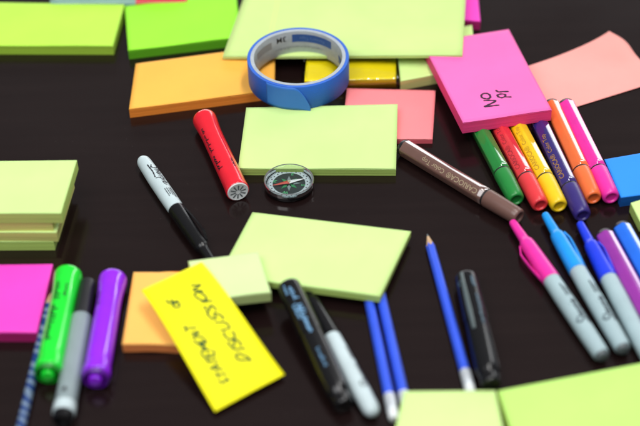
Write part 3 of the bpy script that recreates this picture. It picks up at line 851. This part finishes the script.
# ------------------------------------------------------------------ compass
def compass():
    c = at(289.2, 187.4, 0)
    t = thing('compass', 'round pocket compass with clear rim and red and white needle', 'compass', Matrix.Translation(c * MM) @ Matrix.Rotation(math.radians(0), 4, 'Z'))
    up = Matrix.Rotation(-PI / 2, 4, 'Y')   # lathe axis X -> Z
    def lz(name, prof, m, seg=96, sm=35, **kw): 
        return mesh_obj(name, *lathe(prof, seg, **kw), m, t, smooth=sm, mat=up)
    R = 20.2
    lz('case_base', [(.1, R - 2.6), (1.2, R - .8), (3.6, R - .3), (4.4, R - .3), (4.4, R - 1.7), (3.6, R - 1.9)], M['black'])
    g = clear_film('clear_acrylic', (.86, .90, .90), .08, 1.3)[0]
    g2 = clear_film('clear_lens', (.95, .97, .97), .10, 1.6)[0]
    # clear ring wall, open tube with thickness
    lz('clear_rim', [(4.45, R - .4), (4.5, R), (8.2, R), (8.6, R - .3), (8.6, R - 1.5), (8.1, R - 1.8), (4.5, R - 1.8), (4.45, R - .4)], g, 128, cap0=False, cap1=False)
    lz('lens', [(7.8, .1), (7.9, R - 1.9)], g2, 96, cap0=False, cap1=False)
    # dial
    dial = lz('dial', [(3.65, R - 2.0), (4.0, R - 2.0)], plastic('dial_dark_face', (.018, .030, .030), .45))
    def ringpts(r0, r1, a0, a1, z, n=8):
        V = []
        for i in range(n + 1):
            a = a0 + (a1 - a0) * i / n
            V += [(r0 * math.cos(a), r0 * math.sin(a), z), (r1 * math.cos(a), r1 * math.sin(a), z)]
        return V, [(2 * i, 2 * i + 1, 2 * i + 3, 2 * i + 2) for i in range(n)]
    # white degree ring
    mesh_obj('degree_ring', *ringpts(R - 7.0, R - 2.4, 0, 2 * PI, 4.1, 96), plastic('dial_pale_ring', (.50, .60, .62), .5), t)
    ticks = []
    for q in range(72):
        a = q * 2 * PI / 72; w = .022 if q % 6 else .05
        ticks.append(ringpts(R - (3.6 if q % 6 else 4.3), R - 2.5, a - w * .5, a + w * .5, 4.2, 1))
    for q in range(24):
        a = (q + .5) * 2 * PI / 24
        ticks.append(ringpts(R - 5.8, R - 4.7, a - .035, a + .035, 4.2, 1))
    mesh_obj('degree_marks', *merge(*ticks), M['ink_black'], t)
    # compass rose: alternating points
    for nm, col, angs, rl in (('green_rose_points', (.03, .26, .09), (.78, 2.36, 3.93, 5.5), 9.0), ('white_rose_points', (.22, .28, .28), (0, PI / 2, PI, 3 * PI / 2), 9.5)):
        gg = []
        for a in angs:
            tip = (rl * math.cos(a), rl * math.sin(a), 4.3)
            l = (3.4 * math.cos(a + .6), 3.4 * math.sin(a + .6), 4.3); r_ = (3.4 * math.cos(a - .6), 3.4 * math.sin(a - .6), 4.3)
            gg.append(([(0, 0, 4.3), r_, tip, l], [(0, 1, 2, 3)]))
            s = 11.2 if rl < 11 else 11.0
        mesh_obj(nm, *merge(*gg), plastic('dial_' + nm, col, .5), t)
    geo = []
    for ch, a in (('N', PI * .92), ('E', PI * .42), ('S', -PI * .08), ('W', -PI * .58)):
        cx, cy = 11.6 * math.cos(a), 11.6 * math.sin(a); rot = a - PI / 2
        def place(u, v, h, cx=cx, cy=cy, rot=rot): return (cx + u * math.cos(rot) - v * math.sin(rot), cy + u * math.sin(rot) + v * math.cos(rot), 4.36 + h)
        geo.append(text_geo(ch, 4.4, place, .03))
    mesh_obj('dial_letters', *merge(*geo), plastic('dial_letter_green', (.10, .55, .22), .5), t)
    # needle
    an = math.radians(16)
    def needle(sign, nm, m):
        c_, s_ = math.cos(an) * sign, math.sin(an) * sign
        nx, ny = -s_, c_
        V = [(nx * 2.1, ny * 2.1, 5.9), (-nx * 2.1, -ny * 2.1, 5.9), (c_ * 15.2, s_ * 15.2, 5.9), (0, 0, 6.5), (c_ * 13.5, s_ * 13.5, 6.0)]
        mesh_obj(nm, V, [(1, 2, 4, 3), (2, 0, 3, 4), (0, 2, 1)], m, t)
    needle(1, 'white_needle', plastic('needle_white', (.80, .84, .84), .4)); needle(-1, 'red_needle', plastic('needle_red', (.60, .07, .04), .4))
    lz('pivot', [(4.0, 1.0), (6.4, 1.3), (7.0, 1.0), (7.2, .5)], plastic('brass_pivot', (.55, .48, .30), .3), 24)
compass()

# ------------------------------------------------------------------ tape roll
def tape_roll():
    zt = 37.8
    c = at(298, 56.2, zt)
    tilt = Matrix.Rotation(math.radians(1.2), 4, 'X')
    mw = Matrix.Translation((c - Vector((0, 0, 23.6))) * MM) @ tilt
    t = thing('tape_roll', 'roll of blue masking tape standing on the back edge of the lime pad', 'tape', mw)
    up = Matrix.Rotation(-PI / 2, 4, 'Y')
    R, Ri, Rc, Hh = 43.8, 41.0, 38.0, 23.6
    m, tr, b = nt('blue_masking_tape')
    tc = N(tr, 'ShaderNodeTexCoord'); n = N(tr, 'ShaderNodeTexNoise', i_Scale=240.0, i_Detail=4.0); tr.links.new(tc.outputs['Object'], n.inputs['Vector'])
    n2 = N(tr, 'ShaderNodeTexNoise', i_Scale=35.0, i_Detail=2.0); tr.links.new(tc.outputs['Object'], n2.inputs['Vector'])
    cc = mix(tr, ramp(tr, n2.outputs['Fac'], .3, .7), (.018, .12, .56), (.014, .10, .48))
    tr.links.new(cc, b.inputs['Base Color']); b.inputs['Roughness'].default_value = .55; b.inputs['Specular IOR Level'].default_value = .35
    mpw = N(tr, 'ShaderNodeMapping'); mpw.inputs['Scale'].default_value = (1, 1, .15); tr.links.new(tc.outputs['Object'], mpw.inputs['Vector'])
    n5 = N(tr, 'ShaderNodeTexNoise', i_Scale=1100.0, i_Detail=3.0); tr.links.new(mpw.outputs[0], n5.inputs['Vector'])
    bump(tr, b, n5.outputs['Fac'], .8, .0005)
    V, Fc = lathe([(0, Ri), (0, R - .25), (.4, R), (Hh - .4, R), (Hh, R - .25), (Hh, Ri)], 160, cap0=False, cap1=False)
    mesh_obj('wound_tape', V, Fc, m, t, smooth=35, mat=up)
    core, tr, b = nt('pale_card_core')
    tc = N(tr, 'ShaderNodeTexCoord'); n = N(tr, 'ShaderNodeTexNoise', i_Scale=160.0, i_Detail=3.0); tr.links.new(tc.outputs['Object'], n.inputs['Vector'])
    tr.links.new(mix(tr, ramp(tr, n.outputs['Fac'], .3, .7), (.40, .44, .47), (.33, .37, .40)), b.inputs['Base Color']); b.inputs['Roughness'].default_value = .5
    V, Fc = lathe([(0, Ri - .02), (-.0, Rc), (.3, Rc - .1), (Hh - .3, Rc - .1), (Hh + .05, Rc + .1), (Hh + .05, Ri - .02)], 160, cap0=False, cap1=False)
    mesh_obj('card_core', V, Fc, core, t, smooth=35, mat=up)
    # loose end of the tape on the near side
    V, Fc = [], []
    n = 30; a0, a1 = math.radians(-128), math.radians(-78)
    tail, tr, b = nt('loose_blue_tape'); 
    b.inputs['Base Color'].default_value = (.03, .17, .62, 1); b.inputs['Roughness'].default_value = .5
    nn = N(tr, 'ShaderNodeTexNoise', i_Scale=300.0); bump(tr, b, nn.outputs['Fac'], .3, .0003)
    for i in range(n + 1):
        s = i / n; a = a0 + (a1 - a0) * s
        lift = .25 + 2.4 * max(0, (s - .72) / .28) ** 2
        e = max(0, (s - .62) / .38)
        zt_ = Hh - .2 - 20 * e ** 2.2 * 1.0
        zb = .1 - 1.2 * e
        for k in range(9):
            q = k / 8; z_ = zb + (zt_ - zb) * q
            V.append(((R + lift) * math.cos(a), (R + lift) * math.sin(a), z_))
    for i in range(n):
        for k in range(8):
            q = i * 9 + k; Fc.append((q, q + 9, q + 10, q + 1))
    s = mesh_obj('loose_end', V, Fc, tail, t, smooth=180)
    sol = s.modifiers.new('thickness', 'SOLIDIFY'); sol.thickness = .2 * MM; sol.offset = 1
    # printing inside the core (seen on the far inner wall)
    def inner(a_mid, zc):
        def f(u, v, h):
            a = a_mid + u / Rc
            r = Rc - .1 - .12 - h
            return (r * math.cos(a), r * math.sin(a), zc - v)
        return f
    mesh_obj('printed_name', *text_geo('3M', 7.6, inner(math.radians(113), 17.2), .06), M['ink_black'], t)
    def patch(a0, a1, z0, z1, nm, m):
        V, Fc = [], []; k = 24
        for i in range(k + 1):
            a = math.radians(a0 + (a1 - a0) * i / k); r = Rc - .22
            V += [(r * math.cos(a), r * math.sin(a), z0), (r * math.cos(a), r * math.sin(a), z1)]
        mesh_obj(nm, V, [(2 * i, 2 * i + 1, 2 * i + 3, 2 * i + 2) for i in range(k)], m, t)
    pb = plastic('printed_blue_label', (.03, .10, .36), .45)
    patch(98, 40, 12.5, 20.5, 'blue_label', pb)
    patch(22, 2, 6, 14, 'small_blue_label', pb)
    patch(160, 128, 11, 18, 'grey_label', plastic('printed_grey_label', (.30, .31, .33), .5))
    def inner2(a_mid, zc):
        f = inner(a_mid, zc)
        return lambda u, v, h: f(u, v, h + .12)
    g = merge(text_geo('Painter\'s Tape', 4.2, inner2(math.radians(70), 16.5), .02))
    mesh_obj('label_print', *g, plastic('printed_light_blue', (.12, .22, .50), .5), t)
    mesh_obj('core_print', *ribbon([squiggle(-24, 24, 0, 1.1, 3, 14)], .6, inner(math.radians(92), 7.5)), plastic('faint_grey_print', (.28, .30, .33), .5), t)
tape_roll()

# ------------------------------------------------------------------ table
o = mesh_obj('table_surface', [(-2200, -900, 0), (2200, -900, 0), (2200, 3200, 0), (-2200, 3200, 0)], [(0, 1, 2, 3)], tabletop_material())
o['kind'] = 'structure'; o['label'] = 'dark glossy brown black tabletop'

# ------------------------------------------------------------------ light
w = bpy.data.worlds.new('World'); scene.world = w; w.use_nodes = True
t = w.node_tree; bg = t.nodes['Background']
tc = N(t, 'ShaderNodeTexCoord'); sp = N(t, 'ShaderNodeSeparateXYZ'); t.links.new(tc.outputs['Generated'], sp.inputs[0])
c = ramp(t, sp.outputs['Z'], 0.0, .9, (.20, .20, .20, 1), (.55, .55, .56, 1))
t.links.new(c, bg.inputs[0]); bg.inputs[1].default_value = .55

def area(name, loc, target, size, power, col=(1, 1, 1), sy=None):
    l = bpy.data.lights.new(name, 'AREA'); l.energy = power; l.color = col; l.size = size
    if sy: l.shape = 'RECTANGLE'; l.size_y = sy
    o = bpy.data.objects.new(name, l); COL.objects.link(o)
    o.location = Vector(loc) * MM
    o.rotation_euler = (Vector(target) - Vector(loc)).to_track_quat('-Z', 'Y').to_euler()
    return o
C0 = (0, 834, 0)
kl = area('key_lamp', (330, 780, 1500), C0, .14, 17, (1, .99, .97), 1.15); kl.rotation_euler = (0, .22, 0)
area('soft_lamp', (-500, 100, 1450), C0, 1.0, 20, (.96, .98, 1))
area('pen_stripe_light', (300, 3900, 620), (0, 900, 0), 4.6, 50, (.96, .98, 1), .72)  # unseen area light added at the back for white stripes on the pens

area('marker_highlight_light', (1450, 2300, 1150), C0, .12, 5, (.97, .99, 1), .75)  # narrow light added out of view at the right for highlight lines on markers

# ------------------------------------------------------------------ camera
cam = bpy.data.cameras.new('camera'); co = bpy.data.objects.new('camera', cam); COL.objects.link(co)
mw = Matrix((RX, UY, -FWD)).transposed().to_4x4(); mw.translation = CAM * MM
co.matrix_world = mw
cam.sensor_width = 36; cam.lens = F / 640 * 36
cam.clip_start = .02; cam.clip_end = 50
cam.dof.use_dof = True
cam.dof.focus_distance = ((at(300, 163, 4) - CAM).dot(FWD)) * MM
cam.dof.aperture_fstop = 3.0
cam.dof.aperture_blades = 9
scene.camera = co

scene.render.engine = 'CYCLES'
scene.cycles.use_denoising = True
scene.cycles.max_bounces = 10; scene.cycles.transmission_bounces = 10; scene.cycles.transparent_max_bounces = 10
scene.cycles.caustics_refractive = False; scene.cycles.caustics_reflective = False
scene.view_settings.view_transform = 'Standard'; scene.view_settings.look = 'None'
scene.view_settings.exposure = 0; scene.view_settings.gamma = 1
